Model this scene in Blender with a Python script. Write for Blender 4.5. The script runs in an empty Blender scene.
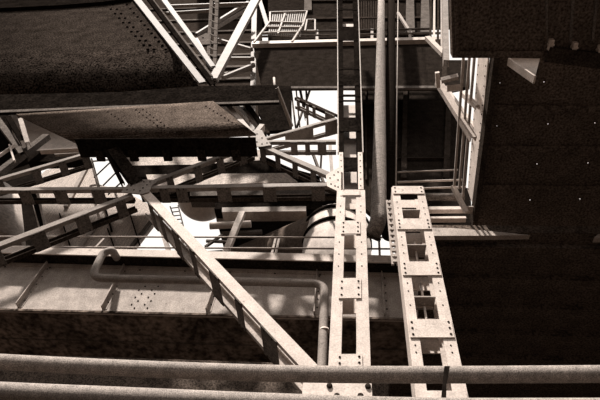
import bpy, bmesh, math, random
from mathutils import Vector as V, Matrix
from mathutils.geometry import tessellate_polygon
random.seed(7)
S = bpy.context.scene
C = S.collection

# ------------------------------------------------------------------ camera
F = 500.0
CAM = V((0, 0, 1.7))
cZ = V((50, 350, 500)).normalized()            # world up seen in (right, up, forward)
cX = V((1, -.004, -.0972)); cX = (cX - cZ * cX.dot(cZ)).normalized()
cY = -cZ.cross(cX)
if cY.z < 0: cY = -cY
R_ = V((cX.x, cY.x, cZ.x)); U_ = V((cX.y, cY.y, cZ.y)); W_ = V((cX.z, cY.z, cZ.z))
cd = bpy.data.cameras.new('camera'); cd.sensor_width = 36; cd.lens = F / 600 * 36
cd.clip_end = 500
cam = bpy.data.objects.new('camera', cd); C.objects.link(cam)
m = Matrix((( R_.x, U_.x, -W_.x), (R_.y, U_.y, -W_.y), (R_.z, U_.z, -W_.z))).to_4x4()
m.translation = CAM
cam.matrix_world = m
S.camera = cam

def ray(px, py):
    return (R_ * ((px - 300) / F) + U_ * ((200 - py) / F) + W_)
def P(px, py, Y):
    d = ray(px, py); return CAM + d * (Y / d.y)
def PZ(px, py, Z):
    d = ray(px, py); return CAM + d * (Z / d.z)
def pxm(px, py, Y):                      # metres per pixel at that place
    return Y / ray(px, py).y / F

# ------------------------------------------------------------------ materials
TONE_L, TONE_D = (1.0, .87, .785), (1.0, .79, .66)
def mat(name, v, var=.35, scale=6.0, rough=.6, spots=0.0, stretch=(1, 1, 1), bump=.15, metal=0.0, grain=.25):
    M = bpy.data.materials.new(name); M.use_nodes = True
    nt = M.node_tree; N = nt.nodes; L = nt.links
    b = N['Principled BSDF']
    tc = N.new('ShaderNodeTexCoord'); mp = N.new('ShaderNodeMapping')
    mp.inputs['Scale'].default_value = stretch
    L.new(tc.outputs['Object'], mp.inputs['Vector'])
    n1 = N.new('ShaderNodeTexNoise'); n1.inputs['Scale'].default_value = scale
    n1.inputs['Detail'].default_value = 6; n1.inputs['Roughness'].default_value = .65
    L.new(mp.outputs[0], n1.inputs['Vector'])
    n2 = N.new('ShaderNodeTexNoise'); n2.inputs['Scale'].default_value = scale * 9
    n2.inputs['Detail'].default_value = 3
    L.new(mp.outputs[0], n2.inputs['Vector'])
    r1 = N.new('ShaderNodeValToRGB')
    lo, hi = v * (1 - var), v * (1 + var)
    r1.color_ramp.elements[0].position = .33; r1.color_ramp.elements[1].position = .67
    TONE = TONE_D if v < .15 else TONE_L
    r1.color_ramp.elements[0].color = (*[t * lo for t in TONE], 1)
    r1.color_ramp.elements[1].color = (*[t * hi for t in TONE], 1)
    L.new(n1.outputs['Fac'], r1.inputs['Fac'])
    r2 = N.new('ShaderNodeValToRGB')
    r2.color_ramp.elements[0].position = .35; r2.color_ramp.elements[1].position = .65
    r2.color_ramp.elements[0].color = (1 - grain * 1.6,) * 3 + (1,)
    r2.color_ramp.elements[1].color = (1 + grain,) * 3 + (1,)
    L.new(n2.outputs['Fac'], r2.inputs['Fac'])
    mx = N.new('ShaderNodeMix'); mx.data_type = 'RGBA'; mx.blend_type = 'MULTIPLY'
    mx.inputs['Factor'].default_value = 1
    L.new(r1.outputs['Color'], mx.inputs['A']); L.new(r2.outputs['Color'], mx.inputs['B'])
    col = mx.outputs['Result']
    if spots > 0:
        n3 = N.new('ShaderNodeTexNoise'); n3.inputs['Scale'].default_value = scale * 1.7
        n3.inputs['Detail'].default_value = 8; n3.inputs['Roughness'].default_value = .75
        L.new(tc.outputs['Object'], n3.inputs['Vector'])
        r3 = N.new('ShaderNodeValToRGB')
        r3.color_ramp.elements[0].position = .60; r3.color_ramp.elements[1].position = .66
        r3.color_ramp.elements[0].color = (0, 0, 0, 1); r3.color_ramp.elements[1].color = (spots,) * 3 + (1,)
        L.new(n3.outputs['Fac'], r3.inputs['Fac'])
        m2 = N.new('ShaderNodeMix'); m2.data_type = 'RGBA'
        L.new(r3.outputs['Color'], m2.inputs['Factor'])
        L.new(col, m2.inputs['A']); m2.inputs['B'].default_value = (v * .22, v * .17, v * .14, 1)
        col = m2.outputs['Result']
    L.new(col, b.inputs['Base Color'])
    b.inputs['Roughness'].default_value = rough; b.inputs['Metallic'].default_value = metal
    b.inputs['Specular IOR Level'].default_value = .05 if v > .15 else 0.0
    if bump:
        bp = N.new('ShaderNodeBump'); bp.inputs['Strength'].default_value = bump; bp.inputs['Distance'].default_value = .02
        L.new(n2.outputs['Fac'], bp.inputs['Height']); L.new(bp.outputs[0], b.inputs['Normal'])
    return M
PALE = mat('pale_painted_steel', .60, .14, 4, .55, .6, grain=.10)
MIDP = mat('weathered_painted_steel', .40, .22, 4, .6, .6, grain=.15)
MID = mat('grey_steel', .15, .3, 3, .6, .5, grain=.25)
DIM = mat('dull_steel', .045, .35, 3, .65, .4, grain=.35)
DARK = mat('dark_rusted_steel', .026, .4, 2.5, .7, .3, grain=.45)
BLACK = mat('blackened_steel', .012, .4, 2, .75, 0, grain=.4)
BOLT = mat('dark_bolt_steel', .035, .2, 5, .6, 0, grain=.1)
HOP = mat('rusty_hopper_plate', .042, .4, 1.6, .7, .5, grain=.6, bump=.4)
LOWP = mat('scraped_girder_plate', .12, .35, 1.6, .6, 0, grain=.45, stretch=(1.5,3,3), bump=.3)
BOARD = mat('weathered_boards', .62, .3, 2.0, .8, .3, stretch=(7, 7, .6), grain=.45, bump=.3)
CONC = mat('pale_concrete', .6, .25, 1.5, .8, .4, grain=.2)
LAG = mat('wrapped_pipe_lagging', .30, .5, 3, .8, .5, stretch=(2, 2, 9), grain=.5, bump=.8)
TANK = mat('tank_plate', .34, .25, .8, .6, .3, grain=.15)

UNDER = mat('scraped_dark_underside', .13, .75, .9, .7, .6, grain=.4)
BLACKLAG = mat('dark_pipe_lagging', .02, .6, 3, .8, 0, stretch=(2, 2, 9), grain=.5, bump=.8)  # for the lagged pipe's shaded half, shade put into the colour
CEIL = mat('sooty_deck_steel', .11, .25, 2.5, .9, 0, grain=.4)
TRU = mat('dusty_truss_steel', .27, .2, 4, .6, .5, grain=.15)
WPL = mat('weathered_edge_steel', .19, .25, 4, .6, .6, grain=.2)
GROUND = mat('dusty_floor', .035, .3, .5, .9, 0, grain=.2)
# ------------------------------------------------------------------ builders
def face(bm, pts):
    return bm.faces.new([bm.verts.new(p) for p in pts])
def prism(bm, pts, off):
    a = [bm.verts.new(p) for p in pts]; b = [bm.verts.new(V(p) + off) for p in pts]
    n = len(pts)
    bm.faces.new(a); bm.faces.new(b[::-1])
    for i in range(n): bm.faces.new((a[i], b[i], b[(i + 1) % n], a[(i + 1) % n]))
def loft(bm, s0, s1):
    a = [bm.verts.new(p) for p in s0]; b = [bm.verts.new(p) for p in s1]
    n = len(a)
    bm.faces.new(a); bm.faces.new(b[::-1])
    for i in range(n): bm.faces.new((a[i], b[i], b[(i + 1) % n], a[(i + 1) % n]))
def box(bm, p0, p1, w, d, dv):           # beam p0->p1, depth direction dv, width w across, depth d along dv starting at the line
    ax = (p1 - p0).normalized(); dv = (dv - ax * dv.dot(ax)).normalized(); sv = ax.cross(dv).normalized()
    s = lambda p: [p + sv * (w / 2), p - sv * (w / 2), p - sv * (w / 2) + dv * d, p + sv * (w / 2) + dv * d]
    loft(bm, s(p0), s(p1))
def chan(bm, p0, p1, w, d, t, dv, w1=None):   # C section: plate of width w facing -dv, flanges reaching d along dv
    if w1 is None: w1 = w
    ax = (p1 - p0).normalized(); dv = (dv - ax * dv.dot(ax)).normalized(); sv = ax.cross(dv).normalized()
    def s(p, w):
        q = [(-w/2, 0), (w/2, 0), (w/2, d), (w/2 - t, d), (w/2 - t, t), (-w/2 + t, t), (-w/2 + t, d), (-w/2, d)]
        return [p + sv * a + dv * b for a, b in q]
    loft(bm, s(p0, w), s(p1, w1))
def tube(bm, pts, r, n=16, cap=True, r1=None):
    pts = [V(p) for p in pts]; rings = []
    prev = None
    for i, p in enumerate(pts):
        t = (pts[min(i + 1, len(pts) - 1)] - pts[max(i - 1, 0)]).normalized()
        if prev is None:
            u = t.orthogonal().normalized()
        else:
            u = (prev - t * prev.dot(t)).normalized()
        prev = u; w = t.cross(u)
        rr = r if r1 is None else r + (r1 - r) * i / (len(pts) - 1)
        rings.append([bm.verts.new(p + (u * math.cos(2*math.pi*k/n) + w * math.sin(2*math.pi*k/n)) * rr) for k in range(n)])
    for a, b in zip(rings, rings[1:]):
        for k in range(n):
            f = bm.faces.new((a[k], a[(k+1) % n], b[(k+1) % n], b[k])); f.smooth = True
    if cap:
        bm.faces.new(rings[0][::-1]); bm.faces.new(rings[-1])
def bend(pts, r, n=6):                   # polyline with rounded corners
    out = [pts[0]]
    for a, b, c in zip(pts, pts[1:], pts[2:]):
        u = (a - b); w = (c - b)
        k = min(r, u.length * .45, w.length * .45)
        p, q = b + u.normalized() * k, b + w.normalized() * k
        for i in range(n + 1):
            t = i / n
            out.append(p * (1-t)**2 + b * 2*t*(1-t) + q * t*t)
    out.append(pts[-1]); return out
def finish(name, bm, m, bevel=0):
    bmesh.ops.recalc_face_normals(bm, faces=bm.faces)
    me = bpy.data.meshes.new(name); bm.to_mesh(me); bm.free()
    me.materials.append(m)
    o = bpy.data.objects.new(name, me); C.objects.link(o)
    return o
BASE = {}
def thing(name, label, cat, loc, group=None):
    o = bpy.data.objects.new(name, None); C.objects.link(o); o.location = loc
    o.empty_display_size = .2
    o['label'] = label; o['category'] = cat
    if group: o['group'] = group
    BASE[o] = V(loc); return o
def part(name, bm, m, parent, label=None):
    o = finish(name, bm, m); b = BASE[parent]
    o.data.transform(Matrix.Translation(-b)); o.parent = parent; BASE[o] = b
    if label: o['label'] = label
    return o
def solo(name, label, cat, bm, m, group=None, kind=None):
    o = finish(name, bm, m)
    vs = [v.co for v in o.data.vertices]
    lo = V((min(v[i] for v in vs) for i in range(3))); hi = V((max(v[i] for v in vs) for i in range(3)))
    b = V(((lo.x + hi.x)/2, (lo.y + hi.y)/2, lo.z))
    o.data.transform(Matrix.Translation(-b)); o.location = b; BASE[o] = b
    if label: o['label'] = label
    if cat: o['category'] = cat
    if group: o['group'] = group
    if kind: o['kind'] = kind
    return o
def struct(name, bm, m): return solo(name, None, None, bm, m, kind='structure')
def new(): return bmesh.new()
YV = V((0, 1, 0)); ZV = V((0, 0, 1)); XV = V((1, 0, 0))

# one bolt head, copied
def bolt_mesh():
    bm = new(); n = 8; prof = [(1.0, 0), (1.0, .35), (.7, .75), (.0, .9)]
    rings = []
    for r, h in prof[:-1]: rings.append([bm.verts.new((r*math.cos(2*math.pi*k/n), r*math.sin(2*math.pi*k/n), h)) for k in range(n)])
    top = bm.verts.new((0, 0, .9))
    for a, b in zip(rings, rings[1:]):
        for k in range(n): bm.faces.new((a[k], a[(k+1) % n], b[(k+1) % n], b[k]))
    for k in range(n): bm.faces.new((rings[-1][k], rings[-1][(k+1) % n], top))
    bm.faces.new(rings[0][::-1])
    bmesh.ops.recalc_face_normals(bm, faces=bm.faces)
    me = bpy.data.meshes.new('bolt'); bm.to_mesh(me); bm.free(); me.materials.append(BOLT); return me
BM_ = bolt_mesh()
BM_DARK = BM_.copy(); BM_DARK.materials.clear(); BM_DARK.materials.append(mat('black_rivet_steel', .005, .2, 5, .8, 0, grain=.1, bump=0))
def bolt(pos, parent, r, nrm=V((0, -1, 0)), name='bolt', me=None):
    o = bpy.data.objects.new(name, me or BM_); C.objects.link(o); o.parent = parent
    q = V((0, 0, 1)).rotation_difference(nrm)
    o.rotation_mode = 'QUATERNION'; o.rotation_quaternion = q
    o.location = V(pos) - BASE[parent]; o.scale = (r, r, r)
    return o
def lerp(a, b, t): return a + (b - a) * t
def poly(pts, Y): return [P(x, y, Y) for x, y in pts]
def polyZ(pts, Z): return [PZ(x, y, Z) for x, y in pts]
def slab(name, label, cat, pts, Y, t, m, group=None):
    bm = new(); prism(bm, poly(pts, Y), YV * t); return solo(name, label, cat, bm, m, group)
def curved(bm, TL, TR, BR, BL, Y, off, t=.05, n=14, start=.45):
    rows = []
    for i in range(n + 1):
        k = i / n; o = off * max(0, (k - start) / (1 - start)) ** 2
        a = P(lerp(TL[0], BL[0], k), lerp(TL[1], BL[1], k), Y + o); b = P(lerp(TR[0], BR[0], k), lerp(TR[1], BR[1], k), Y + o)
        rows.append([bm.verts.new(p) for p in (a, b, b + YV * t, a + YV * t)])
    for u, v in zip(rows, rows[1:]):
        for q in range(4):
            f = bm.faces.new((u[q], u[(q+1) % 4], v[(q+1) % 4], v[q])); f.smooth = q in (0, 2)
    bm.faces.new(rows[0]); bm.faces.new(rows[-1][::-1])
def beam(name, label, cat, a, b, Y, wpx, d, m, group=None, t=.02, Yb=None):
    """channel whose face lies at depth Y between pixels a and b"""
    p0, p1 = P(*a, Y), P(*b, Yb if Yb else Y)
    w0 = wpx * pxm(*a, Y); w1 = wpx * pxm(*b, Yb if Yb else Y)
    bm = new(); chan(bm, p0, p1, w0, d, min(t, w0*.3), YV, w1)
    return solo(name, label, cat, bm, m, group)

# ------------------------------------------------------------------ floor, walls, big ceilings
bm = new(); prism(bm, [V((-160, -160, 0)), V((160, -160, 0)), V((160, 160, 0)), V((-160, 160, 0))], V((0, 0, -.3)))
struct('floor', bm, GROUND)
bm = new(); prism(bm, [V((-22, 13.6, 0)), V((16, 13.6, 0)), V((16, 13.6, 12.6)), V((-22, 13.6, 12.6))], YV * .4)
struct('wall_back', bm, CEIL)

# right hand lower ceiling with joists
ZC = 8.9
bm = new()
x0 = P(452, 300, 7.0).x * 1.0
y_near = 7.05
prism(bm, [V((1.2, y_near, ZC + CAM.z)), V((16, y_near, ZC + CAM.z)), V((16, 13.6, ZC + CAM.z)), V((1.2, 13.6, ZC + CAM.z))], V((0, 0, .25)))
struct('ceiling', bm, CEIL)
for k in range(7):
    yy = 7.5 + k * .95
    bm = new(); box(bm, V((1.25, yy, ZC + CAM.z)), V((15.9, yy, ZC + CAM.z)), .32, .16, V((0, 0, -1)))
    solo('ceiling_joist', ['dark steel joist nearest the pale haunched edge beam, under the lower right deck',
         'dark joist under the lower right deck, second from the pale edge beam',
         'dark joist under the lower right deck, third from the pale edge beam',
         'dark joist under the lower right deck, fourth from the pale edge beam',
         'dark joist under the lower right deck, third above the rusty front pipe',
         'dark joist under the lower right deck, second above the rusty front pipe',
         'dark joist under the lower right deck, closest above the rusty front pipe'][k], 'joist', bm, CEIL, 'joists under the lower right deck')

# ------------------------------------------------------------------ foreground pipes
Yp = 3.0
def fpipe(pts, rpx, Y, label, m):
    bm = new(); q = [P(*p, Y) for p in pts]
    tube(bm, bend(q, .5), rpx * pxm(*pts[len(pts)//2], Y), 24)
    return solo('pipe', label, 'pipe', bm, m)
RUSTP = mat('rusty_pipe_paint', .26, .25, 14, .6, .5, grain=.3)
fpipe([(-200, 349), (0, 362), (120, 368), (240, 372.5), (330, 374.5), (460, 374.8), (680, 373.5), (1100, 370)], 8.3, Yp, 'long rusty pipe crossing the whole view in front of both columns', RUSTP)
fpipe([(-200, 379), (0, 392), (120, 397), (240, 402.5), (420, 409), (680, 409), (1100, 407)], 10, 2.9, 'lower foreground pipe running just under the long rusty pipe at lower left', RUSTP)
bm = new()
pts = [P(444.5, 366, 2.86), P(450, 366, 2.86), P(446.5, 385, 2.86), P(446, 412, 2.86), P(440, 412, 2.86), P(442.5, 385, 2.86)]
prism(bm, pts, YV * .02)
solo('pipe_strap', 'narrow dark strap hanging over the long rusty pipe before the right column', 'strap', bm, BLACK)

# ------------------------------------------------------------------ battened columns
def lerp(a, b, t): return a + (b - a) * t
def column(label, Y, top, bot, depth, m, plates, name='battened_column', ground=True, inner=None, bolt_rows=3, br=.018, group=None, ins=.02):
    """top/bot = (y, xl0, xl1, xr0, xr1) pixel edges of the two channels"""
    yt, *xt = top; yb, *xb = bot
    T = [P(x, yt, Y) for x in xt]; B = [P(x, yb, Y) for x in xb]
    if ground:
        B2 = []
        for a, b in zip(T, B):
            k = (a.z - 0) / (a.z - b.z); q = lerp(a, b, k); B2.append(q)
        # keep the widths of the lowest visible section
        B = [V((q.x, Y, 0)) for q in B2]
    base = (B[0] + B[3]) / 2
    th = thing(name, label, 'column', base, group)
    t = .022
    for i, j, sgn in ((0, 1, 1), (3, 2, -1)):
        bm = new()
        def sec(a, b):
            w = abs(b.x - a.x); q = [(0, 0), (w, 0), (w, t), (t, t), (t, depth - t), (w, depth - t), (w, depth), (0, depth)]
            return [V((a.x + sgn * u, a.y + v, a.z)) for u, v in q]
        loft(bm, sec(T[i], T[j]), sec(B[i], B[j]))
        part('channel', bm, m, th)
    def xat(y):           # outer edges in 3-D at image height y
        def on(i):
            a = P(xt[i], yt, Y); b = P(xb[i], yb, Y)
            z = P((xt[i] + xb[i]) / 2, y, Y).z
            return lerp(a, b, (a.z - z) / (a.z - b.z))
        return [on(i) for i in range(4)]
    for (y0, y1, nb) in plates:
        E0, E1 = xat(y0), xat(y1)
        q = [E0[0] + XV * ins, E0[3] - XV * ins, E1[3] - XV * ins, E1[0] + XV * ins]
        q = [p - YV * .024 for p in q]
        bm = new(); prism(bm, q, YV * .022)
        pl = part('batten_plate', bm, m, th)
        bm = new(); prism(bm, [p + YV * (depth + .024) for p in q], YV * .02)
        part('batten_plate', bm, m, th)
        for s in (0, 1):
            for k in range(nb):
                tt = (k + .5) / nb
                e = lerp(q[0], q[3], tt) if s == 0 else lerp(q[1], q[2], tt)
                bolt(e + XV * (.045 if s == 0 else -.045), pl, br)
    return th, xat

YC = 6.0
cc, cx = column('pale battened column at centre, standing behind the long rusty pipe', YC,
       (190, 337, 345.5, 356, 365), (362, 328.5, 341, 356.5, 370.5), .34, PALE,
       [(190.5, 196, 0), (221.5, 234.5, 3), (279, 299, 3), (355, 367, 2)], ins=.115)
rc, rx = column('pale battened column right of the centre column, with riveted plates', YC,
       (187, 391.5, 399, 416, 423.5), (395, 415.5, 427.5, 453, 468), .34, PALE,
       [(187, 194.5, 2), (219.5, 230, 3), (262.5, 276, 3), (320, 338, 3), (391, 400, 0)])
# inside the right column: diaphragms, tie rods, small riveted lugs
for y in (210, 245, 297):
    E = rx(y); bm = new()
    prism(bm, [E[1], E[2], E[2] + YV * .3, E[1] + YV * .3], ZV * .02)
    part('diaphragm', bm, MIDP, rc)
for y0, y1 in ((236, 262), (277, 297), (300, 320)):
    E0, E1 = rx(y0), rx(y1)
    a = (E0[1] + E0[2]) / 2 + YV * .16; b = (E1[1] + E1[2]) / 2 + YV * .16
    bm = new(); tube(bm, [a, b], .022, 10); part('tie_rod', bm, PALE, rc)
    c = lerp(a, b, .75) + YV * .05
    bm = new(); prism(bm, [c + XV * -.15 + ZV * -.14, c + XV * .15 + ZV * -.14, c + XV * .15 + ZV * .12, c + XV * -.15 + ZV * .12], YV * .02)
    lg = part('lug_plate', bm, PALE, rc)
    for dx in (-.09, .09):
        for dz in (-.07, .05): bolt(c + XV * dx + ZV * dz, lg, .02)
# rivets down the pale channels
for th, xa, ys in ((cc, cx, (196, 206, 212, 242, 254, 266)), (rc, rx, (202, 208, 214, 237, 245, 253, 283, 291, 305, 345, 352))):
    for y in ys:
        E = xa(y)
        for p in (lerp(E[0], E[1], .5), lerp(E[2], E[3], .5)): bolt(p, th, .013, name='rivet')
# foot gusset of the central column
bm = new(); prism(bm, poly([(303, 382), (371.5, 382), (373, 412), (301, 412)], YC - .055), YV * .03)
g = solo('gusset_plate', 'pale bolted gusset plate at the foot of the centre column', 'plate', bm, PALE)
for x, y in ((329.5, 386), (368, 386.5), (337, 396), (360.5, 396), (309, 400), (319, 400)): bolt(P(x, y, YC - .055), g, .042)

# upper centre column (black: shade from above put into the colour), rising behind the joint
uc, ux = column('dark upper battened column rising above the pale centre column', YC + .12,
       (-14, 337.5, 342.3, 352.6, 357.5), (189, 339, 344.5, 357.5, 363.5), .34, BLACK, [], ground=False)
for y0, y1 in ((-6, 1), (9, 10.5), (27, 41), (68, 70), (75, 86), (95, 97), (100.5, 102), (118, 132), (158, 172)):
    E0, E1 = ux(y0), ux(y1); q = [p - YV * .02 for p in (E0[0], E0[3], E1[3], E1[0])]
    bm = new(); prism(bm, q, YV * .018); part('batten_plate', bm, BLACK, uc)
for y0, y1 in ((17, 27), (96, 192)):
    E0, E1 = ux(y0), ux(y1); q = [p + YV * .3 for p in (E0[1], E0[2], E1[2], E1[1])]
    bm = new(); prism(bm, q, YV * .018); part('web_plate', bm, PALE, uc, 'pale inner web plate')
for i, dx in ((0, -.012), (3, .012)):
    E0, E1 = ux(-10), ux(153); bm = new(); box(bm, E0[i] + XV * dx - YV * .03, E1[i] + XV * dx - YV * .03, .03, .08, YV); part('edge_strip', bm, MIDP, uc, 'thin pale edge strip')  # pale strips put the lit flange edges into the colour
for i, j in ((0, 1), (3, 2)):
    E0, E1 = ux(153), ux(190); q = [p - YV * .022 for p in (E0[i], lerp(E0[i], E0[j], .8), lerp(E1[i], E1[j], .9), E1[i])]
    bm = new(); prism(bm, q, YV * .02); fp = part('fish_plate', bm, PALE, uc, 'pale riveted fish plate')
    for k in range(6):
        tt = (k + .5) / 6; bolt(lerp(lerp(q[0], q[1], .5), lerp(q[3], q[2], .5), tt), fp, .016, name='rivet')

# ------------------------------------------------------------------ battened truss members
def truss(label, a, b, Y, wpx0, wpx1, D, bats, m, dn=None, group='battened braces of the middle truss', mr=None, batm=None):
    batm = batm or MID  # battens darker than the front channel: underside shade put into the colour
    """front channel in plane Y, rear channel D behind, battens along the underside; bats = image x (or y) of batten ends as fractions"""
    p0, p1 = P(*a, Y), P(*b, Y)
    w0, w1 = wpx0 * pxm(*a, Y), wpx1 * pxm(*b, Y)
    th = thing('brace', label, 'brace', p0 if p0.z < p1.z else p1, group)
    ax = (p1 - p0).normalized(); sv = ax.cross(YV).normalized()
    if sv.z > 0: sv = -sv                    # pointing down
    bm = new(); chan(bm, p0, p1, w0, .10, .018, YV, w1); part('channel', bm, m, th)
    q0, q1 = p0 + YV * D, p1 + YV * D
    bm = new(); chan(bm, q0, q1, w0, .10, .018, -YV, w1); part('channel', bm, mr or DIM, th)  # rear channel's shade is put into its own, usually darker, material
    for t0, t1 in bats:
        a0, a1 = lerp(p0, p1, t0), lerp(p0, p1, t1)
        w = lerp(w0, w1, (t0 + t1) / 2) / 2 + .002
        pts = [a0 + sv * w + YV * .004, a1 + sv * w + YV * .004, a1 + sv * w + YV * (D - .004), a0 + sv * w + YV * (D - .004)]
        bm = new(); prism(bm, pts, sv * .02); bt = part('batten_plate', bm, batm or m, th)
        for e0, e1 in ((.25, .06), (.75, .06), (.25, .94), (.75, .94)):
            bolt(lerp(lerp(pts[0], pts[1], e0), lerp(pts[3], pts[2], e0), e1) + sv * .02, bt, .016, nrm=sv, name='rivet')
    return th
def fr(x0, x1, lst): return [((a - x0) / (x1 - x0), (b - x0) / (x1 - x0)) for a, b in lst]
YT = 6.06
truss('horizontal battened brace running left from the starburst gusset out of view', (-30, 189), (131, 188), YT, 5.6, 4.6, .40, fr(-30, 131, [(-24, -12), (20, 32), (55, 68), (93, 105)]), TRU)
truss('horizontal battened brace from the starburst gusset to the centre column', (146, 187), (336, 184), YT, 5, 6, .40, fr(146, 336, [(160, 169), (177, 188), (218, 232), (264, 277), (312, 325)]), TRU)
truss('long battened brace descending to the left edge from the starburst gusset', (-20, 251.5), (132, 194), YT + .01, 8.5, 6, .46, fr(-20, 132, [(-18, -4), (24, 38), (68, 82), (111, 122)]), TRU)
truss('upper left battened brace ending under the scraped box girder', (-20, 184), (88, 152.5), YT + .4, 5.5, 4, .46, fr(-20, 88, [(-8, 0), (28, 36), (55, 63), (80, 88)]), TRU)
truss('battened brace rising from the starburst gusset to the roof peak gusset', (146, 184), (252, 143.5), YT, 5.5, 5, .46, fr(146, 252, [(163, 169), (189, 196), (212, 219), (235, 243)]), TRU)
truss('battened brace falling from the roof peak gusset to the centre column', (260, 144.5), (337, 177.5), YT, 5, 7, .46, fr(260, 337, [(262, 268), (279, 284), (297, 302), (315, 320)]), TRU)
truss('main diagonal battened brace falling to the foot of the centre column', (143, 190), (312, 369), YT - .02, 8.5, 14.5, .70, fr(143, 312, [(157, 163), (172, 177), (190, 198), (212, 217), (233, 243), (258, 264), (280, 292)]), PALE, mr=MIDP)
truss('battened brace rising from the roof peak gusset towards the upper column', (262, 138.5), (336, 118.2), YT + .1, 3.2, 3.6, .46, fr(262, 339, [(262, 270), (284, 313), (326, 339)]), TRU, mr=TRU, batm=TRU)  # braces against the sky: battens paler, sky glow put into the colour
truss('level battened brace between the roof peak gusset and the upper column', (264, 141), (336, 140.5), YT + .03, 3, 4, .40, fr(264, 339, [(264, 272), (292, 299), (307, 312), (320, 329)]), TRU, mr=TRU, batm=TRU)
truss('short battened brace falling across the bright sky to the upper column', (296, 97), (336, 115), YT + .6, 4, 4, .4, fr(296, 338, [(299, 302), (309, 312), (316, 319), (329, 338)]), DIM, mr=TRU, batm=TRU)
# gussets
def gusset(label, pts, Y, m, bolts, r=.022):
    bm = new(); prism(bm, poly(pts, Y), YV * .024)
    g = solo('gusset_plate', label, 'plate', bm, m)
    for x, y in bolts: bolt(P(x, y, Y), g, r)
    return g
gusset('starburst gusset plate where five braces meet at left', [(121, 192), (128, 184), (139, 179), (158, 180), (152, 185), (149, 192), (141, 194)], YT - .05, TRU,
       [(127, 190), (131, 186), (137, 183), (144, 182), (150, 182), (143, 188), (140, 191), (134, 190), (147, 185)], .02)
gusset('roof peak gusset plate under the end of the lip beam', [(243, 145), (250, 137), (254, 130), (262, 130), (266, 138), (271, 145), (262, 146.5), (251, 146.5)], YT - .05, TRU,
       [(247, 144), (252, 139), (257, 134), (262, 138), (267, 143), (257, 142), (252, 144), (262, 144)], .02)
gusset('pale gusset plate joining the braces to the centre column joint', [(326, 175), (332, 171), (341, 166), (341, 191), (337.5, 191), (327, 186)], YT - .05, PALE,
       [(330, 178), (334, 175), (338, 172), (331, 184), (335, 186), (338, 180), (338, 187)], .018)

# horizontal wind brace from starburst gusset towards the box girder
Zw = P(140, 182, YT).z - CAM.z
def flatbar(name, label, cat, a, b, Z, wpx, h, m, group=None):
    p0, p1 = PZ(*a, Z), PZ(*b, Z)
    ax = (p1 - p0).normalized(); sv = ZV.cross(ax)
    bm = new(); w = wpx * pxm(*a, p0.y); chan(bm, p0, p1, w, h, .02, ZV)
    return solo(name, label, cat, bm, m, group)
beam('strut', 'dark strut from the starburst gusset up to the scraped box girder', 'strut', (137, 182), (113, 148), YT - .08, 12, .2, DARK, Yb=5.5)
beam('strut', 'thin dark strut beside the thicker one above the starburst gusset', 'strut', (123, 183), (106, 150), YT - .08, 3.5, .12, BLACK, Yb=5.5)

# ------------------------------------------------------------------ big girder with walkway
YG = 8.0
gd = thing('plate_girder', 'long riveted plate girder crossing behind the columns above the front pipe', 'girder', P(200, 313, YG))
bm = new(); prism(bm, poly([(-40, 262), (418, 272), (418, 321), (200, 316), (-40, 310)], YG), YV * .04); part('web', bm, MIDP, gd)
# bottom box
a, b = P(-40, 307, YG), P(418, 318.5, YG)
zb = min(a.z, b.z)
A = P(-40, 310, YG); B = P(418, 321, YG)
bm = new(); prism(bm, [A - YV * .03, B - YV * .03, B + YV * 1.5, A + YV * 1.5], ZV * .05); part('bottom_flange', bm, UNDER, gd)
bm = new(); prism(bm, [A + YV * .9, B + YV * .9, B + YV * .9 + ZV * 1.3, A + YV * .9 + ZV * 1.3], YV * .04); part('web', bm, MID, gd)
A = P(-40, 262, YG); B = P(418, 274.5, YG)
bm = new(); prism(bm, [A - YV * .35, B - YV * .35, B + YV * 1.1, A + YV * 1.1], ZV * .06)
part('top_flange', bm, DARK, gd)
A2, B2 = A - YV * .36 , B - YV * .36
bm = new(); box(bm, A2 + ZV * .10, B2 + ZV * .10, .24, .03, YV); part('edge_angle', bm, PALE, gd, 'pale edge angle')
bm = new(); prism(bm, [A - YV * .03 - ZV * .10, B - YV * .03 - ZV * .10, B - YV * .03, A - YV * .03], YV * .03); part('top_angle', bm, MIDP, gd)
for x0, x1, wd in ((48, 17.5, .14), (124.5, 102, .12), (220, 206, .12), (316.5, 313.5, .1), (381, 384, .1)):
    yt_ = 262 + (x0 + 40) / 458 * 12 + 1; yb_ = 307 + (x1 + 40) / 458 * 11 - 1
    p0, p1 = P(x0, yt_, YG), P(x1, yb_, YG)
    bm = new(); prism(bm, [p0, p1, p1 - YV * wd, p0 - YV * wd], XV * .025)
    prism(bm, [p0 - YV * .012, p1 - YV * .012, p1 - YV * .012 + XV * .11, p0 - YV * .012 + XV * .11], YV * .012)
    st = part('stiffener', bm, MIDP, gd)
    for k in range(5): bolt(lerp(p0, p1, (k + .6) / 5.4) + XV * .07 - YV * .012, st, .018, name='rivet')
for i in range(7):
    for j, (dx) in enumerate((0, 4.5, 13, 17.5)):
        y = 286.5 + i * 3.6; x = 141 + dx - (y - 286) * .5
        if (i + j) % 2: bolt(P(x, y, YG), gd, .02, name='rivet')
for k in range(9):
    x = 5 + k * 45
    bolt(P(x, 265.6 + (x + 40) / 458 * 11.5, YG - .03), gd, .022, name='rivet')

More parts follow.
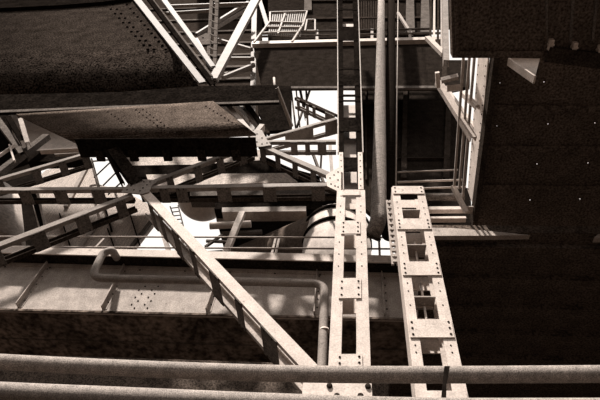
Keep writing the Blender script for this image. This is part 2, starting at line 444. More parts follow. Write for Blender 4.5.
# walkway rail on the girder
hr = thing('handrail', 'thin walkway handrail along the top of the long plate girder', 'railing', P(200, 258, YG - .2))
YR = YG - .25
for y0, y1, nm in ((236.5, 237.5, 'top_rail'), (246.5, 249, 'mid_rail')):
    bm = new(); tube(bm, [P(-40, y0, YR), P(200, lerp(y0, y1, .6), YR), P(410, y1, YR)], .022, 8); part(nm, bm, MIDP, hr)
for xb, xt in ((270.5, 275.5), (274.5, 279), (86, 104), (367, 366), (380, 379), (40, 62)):
    yb_ = 256 + xb / 418 * 4
    bm = new(); box(bm, P(xb, yb_, YR), P(xt, 238, YR), .05, .04, YV); part('post', bm, MIDP, hr)

# pipe looped over the girder
bm = new(); Yq = 7.3
pts = [P(117, 258, Yq + .35), P(112, 250, Yq), P(103, 253, Yq), P(91, 278, Yq), P(325, 283.5, Yq), P(322, 368, Yq), P(318.5, 410, Yq)]
tube(bm, bend(pts, .28, 8), 4.1 * pxm(200, 280, Yq), 18)
pp = thing('pipe', 'pale bent pipe looped across the plate girder and down to the front pipe', 'pipe', pts[3])
part('pipe_run', bm, TRU, pp)
bm = new(); c = P(324, 330, Yq); d = (P(324.2, 332, Yq) - c).normalized()
tube(bm, [c, c + d * .04], 5.2 * pxm(324, 330, Yq), 18); part('coupling', bm, PALE, pp)

# ------------------------------------------------------------------ upper left hopper plate, lip beam, box girder
YH = 6.5
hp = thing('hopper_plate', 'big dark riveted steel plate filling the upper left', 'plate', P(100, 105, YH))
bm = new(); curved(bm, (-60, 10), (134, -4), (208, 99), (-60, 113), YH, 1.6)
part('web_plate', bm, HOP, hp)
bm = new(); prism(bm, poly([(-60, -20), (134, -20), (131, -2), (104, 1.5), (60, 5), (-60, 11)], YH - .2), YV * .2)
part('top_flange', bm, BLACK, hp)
for k in range(11):
    t = k / 10
    for x0, x1, y0, y1 in ((107, 148, 5, 50), (113, 154, 5, 50)): bolt(P(lerp(x0, x1, t), lerp(y0, y1, t), YH), hp, .07, name='rivet', me=BM_DARK)
for k in range(12):
    t = k / 11; bolt(P(lerp(127, 166, t), lerp(5, 50, t), YH), hp, .07, name='rivet', me=BM_DARK)
bm = new(); p0, p1 = P(-60, 108, YH - .02), P(277, 93.5, YH - .02)
LB = thing('lip_beam', 'dark channel beam along the bottom of the riveted plate, with pale end strap', 'beam', p1)
prism(bm, poly([(-60, 96), (120, 92), (200, 86), (276.5, 85), (279, 100.5), (120, 106), (-60, 114)], YH - .16), YV * .14)
part('channel', bm, BLACK, LB)
bm = new(); prism(bm, poly([(-60, 112.5), (120, 105.5), (279, 100.2), (279, 102), (120, 107.2), (-60, 115)], YH - .17), YV * .02)
part('bottom_angle', bm, MID, LB, 'scraped pale lower angle')  # lit bottom edge of the lip beam, put into a paler colour
p0 = P(276.5, 88, YH - .18); p1 = PZ(291.5, 127, p0.z - CAM.z - .3)
bm = new(); chan(bm, p0, p1, .09, .14, .02, ZV); part('end_strap', bm, MIDP, LB)
bm = new(); tube(bm, [P(274, 78, YH - .1), P(275, 90, YH - .1)], .04, 10); part('pin', bm, MIDP, LB)
# edge posts of the hopper
beam('edge_channel', 'wide pale channel edging the right side of the riveted plate', 'beam', (133, -6), (202.5, 82), YH - .15, 6.6, .12, WPL, Yb=YH - .15)
beam('edge_angle', 'thin dark angle just right of the wide pale edge channel', 'beam', (146, -6), (213, 84), YH + .1, 4.5, .15, BLACK)
beam('edge_angle', 'thin grey angle alongside the dark one at upper left', 'beam', (150, -4), (212, 76), YH + .25, 2, .1, MID)
beam('strut', 'pale sloping strut between the edge channel and the tower post', 'strut', (160, -6), (213, 66), YH + .55, 5, .15, WPL)

YB = 5.3
bg = thing('box_girder', 'scraped riveted box girder below the dark plate at left', 'girder', P(150, 137, YB))
pb = [(16, 114), (213, 101), (250, 128), (256, 134), (190, 136), (80, 144)]
bm = new(); curved(bm, (16, 114), (213, 101), (256, 134), (80, 144), YB, .35, start=.55); part('web_plate', bm, LOWP, bg)
q = poly([(-2, 128), (80, 143.5), (190, 135.6), (256, 133.5)], YB)
zz = P(150, 138, YB).z
A = V((P(70, 144, YB).x, YB, zz)); B = V((P(257, 133, YB).x, YB, zz))
bm = new(); prism(bm, [A, B, B + YV * .5, A + YV * .5], ZV * -.03); part('bottom_plate', bm, BLACK, bg)
for k in range(5):
    c = lerp(A, B, (k + .6) / 5.2) + YV * .30
    bm = new(); prism(bm, [c - XV * .10, c + XV * .10, c + XV * .10 + YV * .3, c - XV * .10 + YV * .3], ZV * -.06); part('cleat', bm, DARK, bg)
for r0 in ((108, 118), (136, 146), (143, 153), (206, 214)):
    for k in range(10):
        t = k / 9; x = lerp(r0[0], r0[0] + 32 if r0[0] < 200 else 240, t); y = lerp(112 if r0[0] < 130 else 110 - (r0[0] - 136) * .05, 133 if r0[0] < 200 else 127, t)
        bolt(P(x, y, YB), bg, .022, name='rivet')

# ------------------------------------------------------------------ added sky-blocking slab overhead, and tower behind
ZU = 56.0
bm = new(); prism(bm, [V((-16, 6, ZU)), V((14, 6, ZU)), V((14, 16, ZU)), V((-16, 16, ZU))], ZV * .3)  # slab added overhead to hide the sky
struct('ceiling_upper', bm, BLACK)

# top centre box girder with catwalk
YTG = 9.0
tg = thing('box_girder', 'dark box girder high at top centre carrying a lit catwalk edge', 'girder', P(350, 86, YTG))
bm = new(); prism(bm, poly([(253, 43), (446, 38), (446, 86.5), (340, 86), (292, 86.5), (262, 88)], YTG), YV * .22); part('web_plate', bm, DARK, tg)
bm = new(); prism(bm, poly([(252, 41.2), (446, 36.5), (446, 39), (252, 43.8)], YTG - .25), YV * .25); part('edge_angle', bm, PALE, tg, 'bright catwalk edge')
bm = new(); prism(bm, poly([(290, 86.2), (446, 85.6), (446, 88), (290, 88.2)], YTG - .1), YV * .1); part('bottom_angle', bm, MID, tg)
hr2 = thing('handrail', 'catwalk handrail above the bright edge of the top box girder', 'railing', P(350, 41, YTG - .2))
for y0, y1, nm in ((32.5, 28.5, 'top_rail'), (36.5, 33, 'mid_rail')):
    bm = new(); tube(bm, [P(262, y0, YTG - .15), P(446, y1, YTG - .15)], .07, 8); part(nm, bm, MID, hr2)
for x in (317, 372, 410):
    bm = new(); box(bm, P(x, 41 - (x - 252) * .024, YTG - .15), P(x, 31 - (x - 252) * .02, YTG - .15), .16, .1, YV); part('post', bm, MIDP, hr2)
# steel mesh stair landing left of it
ld = thing('catwalk_landing', 'grated catwalk landing with pale frame at the left end of the top girder', 'catwalk', P(254, 41, YTG - .3))
cor = [(254, 41.5), (269.5, 21), (269.5, 11.5), (307, 10.5), (304, 24), (297, 38)]
Yl = YTG - .3
for a, b in (((254, 41.5), (269.5, 21)), ((269.5, 21), (304, 22)), ((270, 11.5), (307, 10.5)), ((270, 11.5), (270, 21)), ((307, 10.5), (303, 24)), ((303, 24), (292, 41)), ((262, 32), (300, 31)), ((266, 26), (302, 26.5)), ((278, 33), (285, 13))):
    bm = new(); box(bm, P(*a, Yl), P(*b, Yl), .1, .1, YV); part('frame_bar', bm, MIDP, ld)
bm = new()
for k in range(16):
    x = 271 + k * 2.2
    box(bm, P(x, 12, Yl + .12), P(x - 7 * (.3 + k * .02), 36, Yl + .12), .07, .04, YV)
part('grating', bm, TRU, ld)
bm = new()
for a, b in (((307, 19), (315, 19)), ((315, 19), (315, 30)), ((307, 30), (315, 30)), ((307, 19), (305, 30))): box(bm, P(*a, Yl), P(*b, Yl), .09, .09, YV)
part('side_frame', bm, MIDP, ld)

# lattice tower, upper left centre
tw = 7.4
def lat(label, a, b, wpx, m=MIDP, Y=tw, d=.2): return beam('tower_member', label, 'strut', a, b, Y, wpx, d, m)
post = thing('tower_post', 'speckled vertical lattice post right of the edge channel', 'post', P(211, 80, tw))
for x0, x1 in ((213.5, 208), (219, 215)):
    bm = new(); chan(bm, P(x0 - 2, -5, tw), P(x1 - 1, 80, tw), 3.4 * pxm(x0, 0, tw), .2, .03, YV, 3.4 * pxm(x1, 80, tw)); part('channel', bm, MID, post)
for k in range(12):
    t = (k + .5) / 12; c = P(lerp(212, 208, t), lerp(-4, 78, t), tw - .02); c2 = P(lerp(218, 215, t), lerp(-1, 81, t), tw - .02)
    bm = new(); box(bm, c, c2, .1, .02, YV); part('lacing_bar', bm, MID, post)
lat('broad pale channel brace leaning right across the tower, widest there', (213, 78), (259, -8), 8.5, TRU, tw - .3)
lat('thin brace rising right from left of the tower post, upper one', (196, 33), (248, 1), 2.6, TRU, tw + 0.52)
lat('thin brace rising right under the upper thin one at the tower', (196, 38), (248, 7), 2.4, TRU, tw + 0.74)
lat('thin brace falling right behind the broad pale channel brace', (217, 38), (252, 48), 2.4, TRU, tw + 0.96)
lat('thin level tie behind the broad pale brace near its foot', (222, 57), (254, 57), 2.6, TRU, tw + 1.18)
lat('thin brace rising right near the foot of the broad pale brace', (222, 76), (254, 63), 3.2, TRU, tw + 1.40)
lat('second thin brace rising right near the foot of the broad pale brace', (218, 74), (252, 66.5), 2, TRU, tw + 1.62)
lat('vertical grey post between the tower and the top girder', (254.5, -5), (252, 130), 5, TRU, tw + 1.84)
lat('grey brace leaning between the vertical grey post and the catwalk landing', (258, -5), (268, 27), 4, TRU, tw + 2.06)
lat('level tie crossing the top of the tower behind the posts', (165, 5), (250, 2), 2.4, TRU, tw + .3)
lat('second level tie crossing lower behind the tower posts', (165, 12), (212, 9), 2.0, TRU, tw + .3)
lat('short grey brace dropping right from the edge channel to the tower post foot', (196, 38), (212, 66), 3.5, MIDP, tw - .1)
gusset('small gusset where a strut meets the lattice tower post', [(195, 38), (206, 33), (210, 34), (210, 44), (197, 45)], tw - .05, MID, [(198, 41), (203, 38)], .05)
# clutter below: struts between lip beam and peak gusset
lat('pale strut falling right below the lip beam to the roof peak gusset', (222, 98), (252, 133), 5, MIDP, 6.6)
lat('white narrow strut falling right beside the dark panel under the lip beam', (241, 106), (250, 119), 3, PALE, 6.9)
lat('grey strut falling right under the middle of the lip beam', (232, 96), (262, 128), 3, TRU, 6.8)
lat('dark strut falling right beside the vertical post under the lip beam', (246, 102), (268, 133), 4, DARK, 6.7)
lat('upright pale stub rising from the roof peak gusset', (255, 133), (262, 124), 5, MIDP, 6.1)
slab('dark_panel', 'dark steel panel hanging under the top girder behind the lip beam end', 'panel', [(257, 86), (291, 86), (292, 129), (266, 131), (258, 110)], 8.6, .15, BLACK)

# dim cladding behind the tower
bm = new(); prism(bm, poly([(140, -30), (262, -30), (262, 100), (255, 132), (200, 132), (140, 60)], 12.0), YV * .2)
cl = thing('cladding_panel', 'dim corrugated cladding behind the lattice tower', 'panel', P(200, 100, 12))
part('sheet', bm, DIM, cl)
for k in range(8):
    y = -5 + k * 12
    bm = new(); box(bm, P(150, y + 3, 11.95), P(255, y, 11.95), .35, .1, -YV); part('rib', bm, MID, cl)

# ------------------------------------------------------------------ dark panelled wall, centre right
YW = 11.0
wl = thing('panel_wall', 'dark panelled wall with pale frame bars behind the vertical pipe', 'wall', P(400, 190, YW))
bm = new(); prism(bm, poly([(356, 60), (470, 60), (470, 86), (450, 90), (470, 136), (464, 214), (374, 216), (356, 200)], YW), YV * .2); part('sheet', bm, DARK, wl)
for a, b, w in (((394, 86.5), (440, 85), 3), ((405.5, 86), (403.5, 180), 4), ((449, 88), (446, 180), 4.5), ((356, 88), (376, 88), 2), ((356, 104), (376, 104), 2.5), ((366, 182), (366, 60), 1.5), ((394, 160), (450, 160), 1)):
    bm = new(); box(bm, P(*a, YW - .02), P(*b, YW - .02), w * pxm(*a, YW), .12, -YV); part('frame_bar', bm, DIM, wl)
# ribbed cladding at the very top, centre
rb = thing('cladding_panel', 'ribbed dim cladding at the top edge between the upper column and the vertical pipe', 'panel', P(370, 28, 10.2))
bm = new(); prism(bm, poly([(268, -20), (430, -20), (430, 34), (268, 40)], 10.3), YV * .2); part('sheet', bm, DARK, rb)
for k in range(9):
    x = 359 + k * 2.4; bm = new(); box(bm, P(x, -5, 10.28), P(x, 32, 10.28), .12, .1, -YV); part('rib', bm, DIM, rb)
for y in (2, 20):
    bm = new(); box(bm, P(312, y, 10.28), P(430, y - 1, 10.28), .4, .15, -YV); part('frame_bar', bm, DIM, rb)
for x in (308, 410, 425):
    bm = new(); box(bm, P(x, -5, 10.2), P(x, 12 if x < 320 else 34, 10.2), .6, .15, -YV); part('frame_bar', bm, MID, rb)
beam('strut', 'thin pale strut slanting right of the vertical pipe near the top', 'strut', (398, 12), (412, 34), 9.6, 2.6, .15, MIDP)

# ------------------------------------------------------------------ vertical lagged pipe
bm = new(); Yv = 6.9
r0 = 5.9 * pxm(381, 120, Yv)
pts = [P(381.5, -18, Yv)]
for y in (40, 90, 140, 190): pts.append(P(381.5 - 2.5 * (y + 18) / 208, y, Yv))
pts += [P(378.3, 222, Yv), P(371, 238, Yv + .3)]
vp = thing('pipe', 'lagged vertical pipe right of the upper column, ending in an elbow', 'pipe', pts[-2])
tube(bm, bend(pts, .3), r0, 28); part('lagging', bm, LAG, vp)
bm = new(); tube(bm, [P(391.5, -18, Yv + .35), P(390.5, 90, Yv + .35), P(390, 235, Yv + .35)], 6.2 * pxm(390, 120, Yv), 24)
solo('pipe', 'dark vertical pipe clamped to the right of the lagged one', 'pipe', bm, BLACKLAG)  # the lagged pipe's shaded side, built as a second dark pipe
for y in (236,):
    bm = new(); c = P(373, 235, Yv + .22); d = (P(370, 241, Yv + .34) - c).normalized(); tube(bm, [c, c + d * .06], r0 * 1.12, 24); part('flange', bm, DARK, vp)
bm = new(); tube(bm, [P(398.3, -18, Yv + .1), P(395.3, 232, Yv + .1)], .02, 8)
solo('conduit', 'thin pale conduit hugging the right side of the lagged vertical pipe', 'pipe', bm, MIDP)

# ------------------------------------------------------------------ right decks
Z1 = 9.0
d1 = thing('upper_deck', 'black underside of the small upper deck in the top right corner', 'deck', PZ(500, 57, Z1))
bm = new(); prism(bm, polyZ([(449.5, -60), (1000, -60), (1000, 50), (546, 58), (452.5, 58)], Z1), ZV * .25); part('plate', bm, CEIL, d1)
bm = new()
for a, b in (((455, -10), (457.5, 52)), ((457.5, 52), (545, 52)), ((545, 52), (541, -10))):
    p0, p1 = PZ(*a, Z1), PZ(*b, Z1); box(bm, p0, p1, .06, .05, -ZV)
part('rim', bm, CEIL, d1)
for a, b in (((570, 42), (573, -10)), ((592, 40), (597, -10)), ((546, 50), (546, -10))):
    bm = new(); box(bm, PZ(*a, Z1), PZ(*b, Z1), .04, .04, -ZV); part('seam_rib', bm, MID, d1)
bm = new(); box(bm, PZ(546, 53, Z1 - .05), PZ(650, 66, Z1 - .05), .26, .1, -ZV); 
solo('edge_beam', 'dim grey beam edging the black deck at the far upper right', 'beam', bm, DIM)
for i, (x, y) in enumerate(((549.5, 43.5), (573, 46.5), (598.5, 49.5))):
    bm = new(); p = PZ(x, y, Z1 - .02)
    s = 2.1 * pxm(x, y, p.y)
    prism(bm, [p + XV * -s - YV * .09, p + XV * s - YV * .09, p + XV * s + YV * .09, p + XV * -s + YV * .09], ZV * -.10)
    prism(bm, [p + XV * -s*1.3 - YV * .02, p + XV * s*1.3 - YV * .02, p + XV * s*1.3 + YV * .01, p + XV * -s*1.3 + YV * .01], ZV * -.115)
    solo('cleat', ['pale cleat on the grey edge beam nearest the triangular bracket', 'pale cleat in the middle of the grey edge beam', 'pale cleat at the right border on the grey edge beam'][i], 'bracket', bm, PALE, 'cleats on the grey edge beam')
# pale edge of the upper deck, left
beam('edge_angle', 'pale upright edge angle along the left side of the black upper deck', 'beam', (445, -8), (446.5, 60), 3.6, 5.5, .15, TRU)
br = thing('bracket', 'pale triangular bracket below the black upper deck', 'bracket', P(535, 75, 3.5))
bm = new(); prism(bm, poly([(509, 58), (540, 58.5), (535.5, 75.5)], 3.5), YV * .03); part('web_plate', bm, PALE, br)
bm = new(); p0, p1 = P(509, 58, 3.42), P(535.5, 76, 3.42); box(bm, p0, p1, .035, .14, YV); part('flange', bm, PALE, br)

Z2 = 10.0
def PZ2(x, y): return PZ(x, y, Z2)
outl = [(499, 30), (1000, 30), (1000, 240), (600, 236), (471, 229)]
holes = [(544, 82), (497, 126), (548, 124), (595, 123), (500, 83), (537, 164), (588, 163), (530, 200), (580, 199)]
def perforated(bm, outl, holes, Z, t):
    def loop(pts): return [PZ(x, y, Z) for x, y in pts]
    L0 = [loop(outl)]
    for i, (x, y) in enumerate(holes):
        r = .55 if i not in (1, 4) else .4
        L0.append(loop([(x + r*math.cos(a*math.pi/3), y + r*math.sin(a*math.pi/3)) for a in range(6)]))
    flat = [p for l in L0 for p in l]
    tri = tessellate_polygon([[V((p.x, p.y, 0)) for p in l] for l in L0])
    lo = [bm.verts.new(p) for p in flat]; hi = [bm.verts.new(p + ZV * t) for p in flat]
    for a, b, c in tri:
        try: bm.faces.new((lo[a], lo[b], lo[c])); bm.faces.new((hi[c], hi[b], hi[a]))
        except ValueError: pass
    k = 0
    for l in L0:
        n = len(l)
        for i in range(n): bm.faces.new((lo[k+i], lo[k+(i+1) % n], hi[k+(i+1) % n], hi[k+i]))
        k += n
bm = new(); perforated(bm, outl, holes, Z2, .012)
d2 = thing('perforated_deck', 'black deck underside on the right with pinpricks of daylight', 'deck', PZ(540, 225, Z2))
part('plate', bm, CEIL, d2)
for y in (107, 147, 186):
    a = PZ(496 - (y - 60) * .15, y, Z2); b = PZ(690, y + 2, Z2)
    bm = new(); box(bm, a, b, .14, .07, -ZV); part('joist', bm, CEIL, d2)
bm = new(); a, b = PZ(494.5, 45, Z2), PZ(472.5, 219, Z2); box(bm, a, b, .12, .3, -ZV); part('edge_joist', bm, DIM, d2)
# pale riveted fascia on the left edge of the perforated deck
fa = thing('fascia_plate', 'pale riveted fascia plate along the left edge of the perforated deck', 'plate', PZ(471, 208, Z2 - .1))
e0, e1 = PZ(488.5, 52, Z2), PZ(474.5, 210, Z2); FH = .85
q = [e0, e0 + ZV * FH, e1 + ZV * FH, e1]
bm = new(); prism(bm, q, XV * .03); pl = part('plate', bm, PALE, fa)
for k in range(18):
    t = (k + .5) / 18
    for s_ in (.12, .88):
        bolt(lerp(lerp(q[0], q[1], s_), lerp(q[3], q[2], s_), t), pl, .018, nrm=-XV, name='rivet')
bm = new(); prism(bm, [PZ(466, 206, Z2 - .14), PZ(475, 206, Z2 - .14), PZ(474, 213, Z2 - .14), PZ(465, 213, Z2 - .14)], ZV * -.03); part('end_plate', bm, MIDP, fa)
# bars along depth
gb = 'slim pale rods beside the riveted fascia'
for i, (a, b) in enumerate((((463.8, 56), (454.5, 186)), ((469.8, 56), (459.5, 189)), ((474.8, 56), (463, 197)))):
    bm = new(); box(bm, PZ(*a, Z2 + .1), PZ(*b, Z2 + .1), .05, .05, ZV)
    solo('rod', ['slim pale rod left of two others beside the riveted fascia', 'slim pale rod between two others beside the riveted fascia', 'slim pale rod nearest the riveted fascia plate'][i], 'rod', bm, MIDP, gb)
def zbar(name, label, cat, a, b, Z, wpx, h, m):
    p0, p1 = PZ(*a, Z), PZ(*b, Z); bm = new(); chan(bm, p0, p1, wpx * pxm(*a, p0.y), h, .015, V((1, 0, .08)))
    return solo(name, label, cat, bm, m)
beam('strut', 'pale channel strut slanting down to the riveted fascia plate', 'strut', (438.5, 80), (474, 137), 4.6, 6.5, .12, PALE, Yb=5.0)
beam('strut', 'short pale strut parallel above the slanting channel by the fascia', 'strut', (462.5, 91), (478, 105), 4.5, 4.5, .1, PALE, Yb=4.4)
beam('strut', 'pale channel strut closing the lower end of the slim rods', 'strut', (453.5, 185), (467, 211), 6.7, 4, .1, PALE, Yb=7.0)
beam('strut', 'thin white strut slanting behind the slim pale rods', 'strut', (446, 86), (476, 128), 5.4, 3, .1, PALE)
zbar('plate', 'flat grey plate at the head of the slanting channel strut', 'plate', (441, 79), (458, 75), Z2 - .2, 5, .08, MIDP)
zbar('plate', 'flat pale plate bridging the slanting channel to the slim rods', 'plate', (447, 88), (461, 87), Z2 - .2, 6, .08, PALE)
bm = new(); box(bm, PZ(437.5, 73, Z2 - .3), PZ(438.5, 88, Z2 - .3), .08, .08, ZV)
solo('bracket', 'small pale bracket holding the head of the slanting channel strut', 'bracket', bm, PALE)
# posts by the upper deck
for i, (x, xb, m) in enumerate(((431, 430.5, DIM), (434.5, 434, PALE), (438.3, 438, DIM), (441.5, 442, MIDP))):
    bm = new(); box(bm, P(x, -8, 5.2), P(xb, 40 + i * 3, 5.2), 2.0 * pxm(x, 20, 5.2), .08, YV)
    solo('rail_post', ['dim upright bar, leftmost of four left of the black upper deck', 'bright upright bar, second from left of four by the black upper deck', 'dim upright bar, third from left of four by the black upper deck', 'grey upright bar closest to the edge angle of the black upper deck'][i], 'post', bm, m, 'upright bars by the upper deck')
beam('sill', 'pale sloping sill under the four upright bars', 'beam', (427.5, 36), (444, 52.5), 5.1, 5, .12, PALE)
bm = new(); box(bm, P(444.5, 48, 4.9), P(444.5, 78, 4.9), 4 * pxm(444, 60, 4.9), .08, YV)
solo('post', 'short grey post dropping from the pale sloping sill', 'post', bm, DIM)

# edge beam under perforated deck, its fading sunlight put into the tapering shape
bm = new(); prism(bm, poly([(424, 227.5), (452, 228), (490, 231), (530, 235), (490, 235.6), (428, 235.8)], 6.98), YV * .12)
solo('haunch_beam', 'pale tapering edge beam right of the right column, under the perforated deck', 'beam', bm, MIDP)
bm = new(); prism(bm, poly([(594, 238), (598, 234), (640, 230), (640, 238)], 6.98), YV * .12)
solo('haunch_beam', 'small pale end of an edge beam at the right border', 'beam', bm, MIDP)
# level rails and pipes between the right column and the fascia
for i, (y, w, m) in enumerate(((170, 1.6, MIDP), (180, 2.2, PALE), (187, 2.0, PALE))):
    bm = new(); tube(bm, [P(388, y + 2.5, 8.6), P(458 + i * 4, y, 8.6)], w/2 * pxm(420, y, 8.6), 10)
    solo('level_rail', ['upper thin level rail left of the slim rods', 'middle level rail left of the slim rods', 'lower level rail just above the right column head'][i], 'rail', bm, m, 'level rails by the fascia')
Yk = 8.9
bm = new(); tube(bm, [P(422, 197, Yk), P(464, 197, Yk)], 4 * pxm(440, 197, Yk), 14); solo('pipe', 'rough grey pipe behind the head of the right column', 'pipe', bm, LAG)
for y, h, m, lb in ((208, 5, PALE, 'broad bright level bar right of the right column'), (217.5, 3.2, PALE, 'narrow bright level bar below the broad one')):
    bm = new(); box(bm, P(420, y, Yk - .2), P(466, y - .3, Yk - .2), h * pxm(440, y, Yk), .15, YV); solo('level_bar', lb, 'beam', bm, m)
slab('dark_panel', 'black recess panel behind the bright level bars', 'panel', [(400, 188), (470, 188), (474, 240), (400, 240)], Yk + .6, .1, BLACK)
# side flange with rivets left of right column
bm = new(); sf = thing('ladder', 'narrow riveted rack fixed along the left side of the right column', 'ladder', P(392, 262, 6.5))
for xa, xb in ((387, 393), (390.5, 398)):
    bm = new(); box(bm, P(xa, 200, 6.5), P(xb, 264, 6.5), .05, .05, YV); part('rail', bm, MIDP, sf)
for k in range(12):
    t = (k + .3) / 12; bm = new(); box(bm, P(lerp(387, 393, t), lerp(200, 264, t), 6.48), P(lerp(391, 398, t), lerp(200, 264, t), 6.48), .07, .05, YV); part('rung', bm, MIDP, sf)

# ------------------------------------------------------------------ background left
YL = 14.0
bw = thing('board_wall', 'weathered boarded hoarding seen between the braces at left', 'wall', P(90, 256, YL))
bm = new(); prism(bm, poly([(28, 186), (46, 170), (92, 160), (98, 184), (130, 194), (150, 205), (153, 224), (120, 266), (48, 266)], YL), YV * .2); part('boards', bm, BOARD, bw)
for a, b, w, m in (((92, 160), (112, 232), 1.4, BLACK), ((66, 208), (88, 166), 4, MIDP), ((70, 262), (100, 222), 4, MIDP), ((108, 230), (118, 258), 1.3, BLACK), ((130, 214), (140, 246), 1.3, BLACK), ((121, 262), (151, 223), 4, MID), ((60, 215), (74, 258), 1.2, BLACK)):
    bm = new(); box(bm, P(*a, YL - .02), P(*b, YL - .02), w * pxm(*a, YL), .12, -YV); part('batten', bm, m, bw)
dp = beam('downpipe', 'dark downpipe leaning along the left edge of the boarded hoarding', 'pipe', (31, 188), (53, 262), 12.8, 4.5, .3, BLACK)
beam('downpipe', 'pale downpipe beside the dark one at the boarded hoarding', 'pipe', (36, 188), (52, 256), 12.6, 2.2, .2, MIDP)
# louvred bright panel
lv = thing('skylight_frame', 'open frame with dark slanting bars against bright sky between left braces', 'frame', P(105, 190, 13))
for a, b in (((91, 161), (112, 159)), ((112, 159), (124, 190)), ((91, 161), (100, 190)), ((100, 190), (124, 190))):
    bm = new(); box(bm, P(*a, 13.3), P(*b, 13.3), .08, .06, YV); part('frame_bar', bm, MID, lv)
for a, b in (((94, 177), (110, 162)), ((103, 185), (117, 171)), ((108, 194), (122, 181))):
    bm = new(); box(bm, P(*a, 13.3), P(*b, 13.3), .05, .06, YV); part('bar', bm, BLACK, lv)
# dim round tank at the left border
bm = new(); tube(bm, [P(-16, 262, 15), P(-16, 206, 15)], 34 * pxm(0, 220, 15), 40)
solo('tank', 'dim round tank at the left border behind the long brace', 'tank', bm, TANK)
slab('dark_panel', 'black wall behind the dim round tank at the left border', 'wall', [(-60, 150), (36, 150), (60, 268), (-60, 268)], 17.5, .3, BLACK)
# upper left clutter
slab('clad_wall', 'pale boarded gable end under the left end of the scraped box girder', 'wall', [(8, 112), (34, 112), (86, 138), (84, 149), (26, 152), (14, 140)], 9.0, .15, PALE)
beam('brace', 'broad grey brace falling to the small gusset at far left', 'brace', (-4, 117), (22, 152), 7.6, 6, .2, MID)
beam('brace', 'grey brace falling steeply beside the pale gable at far left', 'brace', (20, 118), (27, 142), 7.4, 4, .2, MIDP)
beam('brace', 'dark brace falling between two grey ones at far left', 'brace', (8, 116), (22, 140), 7.5, 5, .2, BLACK)
beam('brace', 'grey brace rising right from the left border to the pale gable', 'brace', (-4, 172), (46, 134), 7.8, 7, .2, MID)
beam('tie_bar', 'lit narrow tie bar below the pale gable at far left', 'beam', (40, 149.5), (80, 147.5), 7.0, 2.8, .15, PALE)
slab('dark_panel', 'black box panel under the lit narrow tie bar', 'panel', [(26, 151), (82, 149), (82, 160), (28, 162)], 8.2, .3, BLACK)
beam('tie_bar', 'small pale bar on the black box panel at far left', 'beam', (55, 153.5), (79, 152), 8.0, 3, .1, MIDP)
beam('brace', 'pale slim brace slanting at the far left border', 'brace', (-4, 156), (14, 144), 7.0, 1.5, .1, PALE)
beam('brace', 'pale slim upright brace below the far left gusset', 'brace', (9, 144), (14, 160), 7.0, 1.5, .1, PALE)
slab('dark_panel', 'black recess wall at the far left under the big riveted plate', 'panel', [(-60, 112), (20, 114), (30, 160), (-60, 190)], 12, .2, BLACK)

# far concrete terraces behind the arch; black slabs paint the shade of recesses
YF = 12.2
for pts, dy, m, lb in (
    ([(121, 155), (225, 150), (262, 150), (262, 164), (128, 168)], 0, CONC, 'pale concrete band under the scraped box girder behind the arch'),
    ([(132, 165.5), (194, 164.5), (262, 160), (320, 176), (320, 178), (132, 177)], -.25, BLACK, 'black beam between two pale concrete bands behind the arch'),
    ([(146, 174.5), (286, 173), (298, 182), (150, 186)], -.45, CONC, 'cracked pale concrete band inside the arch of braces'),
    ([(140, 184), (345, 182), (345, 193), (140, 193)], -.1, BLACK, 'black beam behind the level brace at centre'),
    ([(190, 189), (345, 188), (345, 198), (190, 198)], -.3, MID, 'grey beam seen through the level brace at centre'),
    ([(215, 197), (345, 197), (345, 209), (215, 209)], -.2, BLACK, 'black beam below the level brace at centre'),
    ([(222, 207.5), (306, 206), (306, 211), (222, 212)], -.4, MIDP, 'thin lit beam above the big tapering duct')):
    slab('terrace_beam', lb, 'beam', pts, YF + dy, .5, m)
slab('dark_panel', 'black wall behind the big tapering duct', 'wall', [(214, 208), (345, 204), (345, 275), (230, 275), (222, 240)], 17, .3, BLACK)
# bright tank between braces
bm = new(); ra = 27 * pxm(200, 215, 18); c0 = P(203, 196, 18)
prof = [(math.sin(k / 10 * math.pi / 2), -math.cos(k / 10 * math.pi / 2)) for k in range(11)] + [(1, .6), (1, 1.6)]
for (u0, h0), (u1, h1) in zip(prof, prof[1:]):
    tube(bm, [c0 + ZV * ra * h0, c0 + ZV * ra * h1], max(.01, u0) * ra, 48, False, u1 * ra)
bmesh.ops.remove_doubles(bm, verts=bm.verts, dist=.0005)
# (round gasholder seen through the gap)
solo('tank', 'pale round gasholder between the main diagonal and the white post', 'tank', bm, PALE)
wp = beam('post', 'white leaning post left of the big tapering duct', 'post', (242, 211), (224, 254), 11.3, 6, .2, PALE)
bm = new(); tube(bm, [P(210, 226, 12), P(251, 224, 12)], 3.6 * pxm(230, 225, 12), 16); solo('pipe', 'short pale level pipe behind the white leaning post', 'pipe', bm, PALE)
bm = new(); tube(bm, [P(222, 234, 12.3), P(262, 232, 12.3)], 2.6 * pxm(230, 225, 12), 14); solo('pipe', 'dim level pipe below the short pale one', 'pipe', bm, MID)
slab('platform', 'bright stepped platform at the left end of the short pale pipe', 'platform', [(221, 209), (252, 208), (250, 216), (216, 218)], 12.6, .3, MIDP)
for i, (a, b) in enumerate((((205, 246), (222, 234)), ((204, 252), (228, 250)), ((206, 240), (232, 241)))):
    beam('tie_bar', ['slim tie rising right beside the main diagonal', 'slim level tie under the others beside the main diagonal', 'slim level tie over the others beside the main diagonal'][i], 'strut', a, b, 11.6, 2.2, .1, MID)
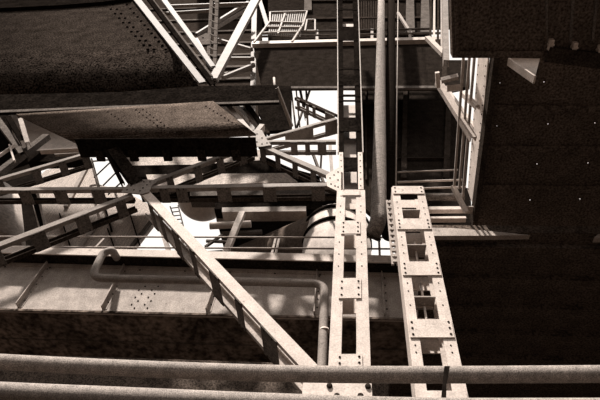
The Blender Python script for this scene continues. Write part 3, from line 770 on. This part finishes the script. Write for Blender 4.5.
# wire hoist ladders at 170-182, 205-250
lc = thing('ladder', 'thin caged ladder beside the upper part of the main diagonal', 'ladder', P(184, 250, 12))
for a, b in (((170, 206), (186, 252)), ((178, 205), (190, 252))):
    bm = new(); box(bm, P(*a, 12), P(*b, 12), .05, .05, YV); part('rail', bm, MID, lc)
for k in range(12):
    t = (k + .5) / 12; bm = new(); box(bm, P(lerp(170, 186, t), lerp(206, 252, t), 12), P(lerp(178, 190, t), lerp(205, 252, t), 12), .035, .035, YV); part('rung', bm, MID, lc)
# pale leg left of diagonal
beam('leg', 'pale tapering leg behind the main diagonal, right of the white gap', 'post', (160, 222), (172, 262), 12.4, 5, .2, MIDP)

# ------------------------------------------------------------------ tapering duct
du = thing('duct', 'big tapering duct with two dark rings behind the centre column', 'duct', P(320, 258, 11))
RA = 34 * pxm(337, 215, 10.4)
F0 = P(337, 205, 10.2); A = F0 + YV * RA; B = P(190, 281, 18)
RB = 13 * pxm(190, 276, 18)
DUC = mat('duct_plate', .13, .25, 1.2, .6, .4, grain=.2)  # darker than the barrel: the cone's shade is put into the colour
A1 = A - ZV * RA * .35
bm = new(); n = 12; tube(bm, [lerp(A1, B, k / n) for k in range(n + 1)], RA * .97, 48, True, RB); part('cone', bm, DUC, du)
zlow = P(337, 290, 10.2).z
bm = new(); tube(bm, [V((A.x, A.y, zlow)), A], RA, 48); part('barrel', bm, MIDP, du)
bm = new()
for k in range(6):
    a0, a1 = k / 6 * math.pi / 2, (k + 1) / 6 * math.pi / 2
    tube(bm, [A + ZV * RA * .5 * math.sin(a0), A + ZV * RA * .5 * math.sin(a1)], RA * math.cos(a0), 40, True, max(.02, RA * math.cos(a1)))
part('domed_top', bm, MIDP, du)
for y in (206, 218):
    z = P(337, y, 10.2).z
    bm = new(); tube(bm, [V((A.x, A.y, z - .07)), V((A.x, A.y, z + .07))], RA * 1.04, 48); part('ring', bm, BLACK, du)

# thin framework against the sky at the centre
for i, (a, b, w, m) in enumerate((((291, 88), (296, 130), 1.6, MID), ((296, 88), (300, 128), 1.4, DIM), ((300, 88), (306, 118), 2.2, DIM), ((306, 86), (308, 130), 2.0, DIM), ((296, 128), (310, 88), 1.3, MID), ((312, 150), (324, 182), 2.2, MID), ((322, 142), (320, 176), 1.8, DIM), ((330, 142), (332, 172), 3, MIDP))):
    beam('sky_strut', ['slim upright strut against the sky at the dark panel edge', 'second slim upright strut against the sky by the dark panel', 'third upright strut against the sky, thicker than the first two', 'upright strut bordering the brightest sky on its left', 'thin crossed strut among the sky uprights', 'grey strut slanting under the level brace near the centre column', 'dim short strut under the level brace near the centre column', 'pale short post beside the centre column above the gusset'][i], 'strut', a, b, 9.4, w, .15, m)

# ------------------------------------------------------------------ light
w = bpy.data.worlds.new('world'); S.world = w; w.use_nodes = True
nt = w.node_tree; bgn = nt.nodes['Background']
tc = nt.nodes.new('ShaderNodeTexCoord'); sx = nt.nodes.new('ShaderNodeSeparateXYZ'); rp = nt.nodes.new('ShaderNodeValToRGB')
nt.links.new(tc.outputs['Generated'], sx.inputs[0]); nt.links.new(sx.outputs['Z'], rp.inputs['Fac'])
rp.color_ramp.elements[0].position = 0.0; rp.color_ramp.elements[0].color = (.03, .025, .02, 1)
rp.color_ramp.elements[1].position = .5; rp.color_ramp.elements[1].color = (1, .93, .87, 1)
nt.links.new(rp.outputs['Color'], bgn.inputs['Color']); bgn.inputs['Strength'].default_value = .75
sd = bpy.data.lights.new('sun', 'SUN'); sd.energy = 6.0; sd.angle = math.radians(2); sd.color = (1, .93, .86)
so = bpy.data.objects.new('sun', sd); C.objects.link(so)
dirn = V((.42, .76, -1.6)).normalized()
so.rotation_mode = 'QUATERNION'; so.rotation_quaternion = V((0, 0, -1)).rotation_difference(dirn)
so.location = (-6, -8, 30)
S.view_settings.view_transform = 'Standard'; S.view_settings.look = 'None'
S.view_settings.exposure = 0.65; S.view_settings.gamma = 1.0
S.view_settings.use_curve_mapping = False
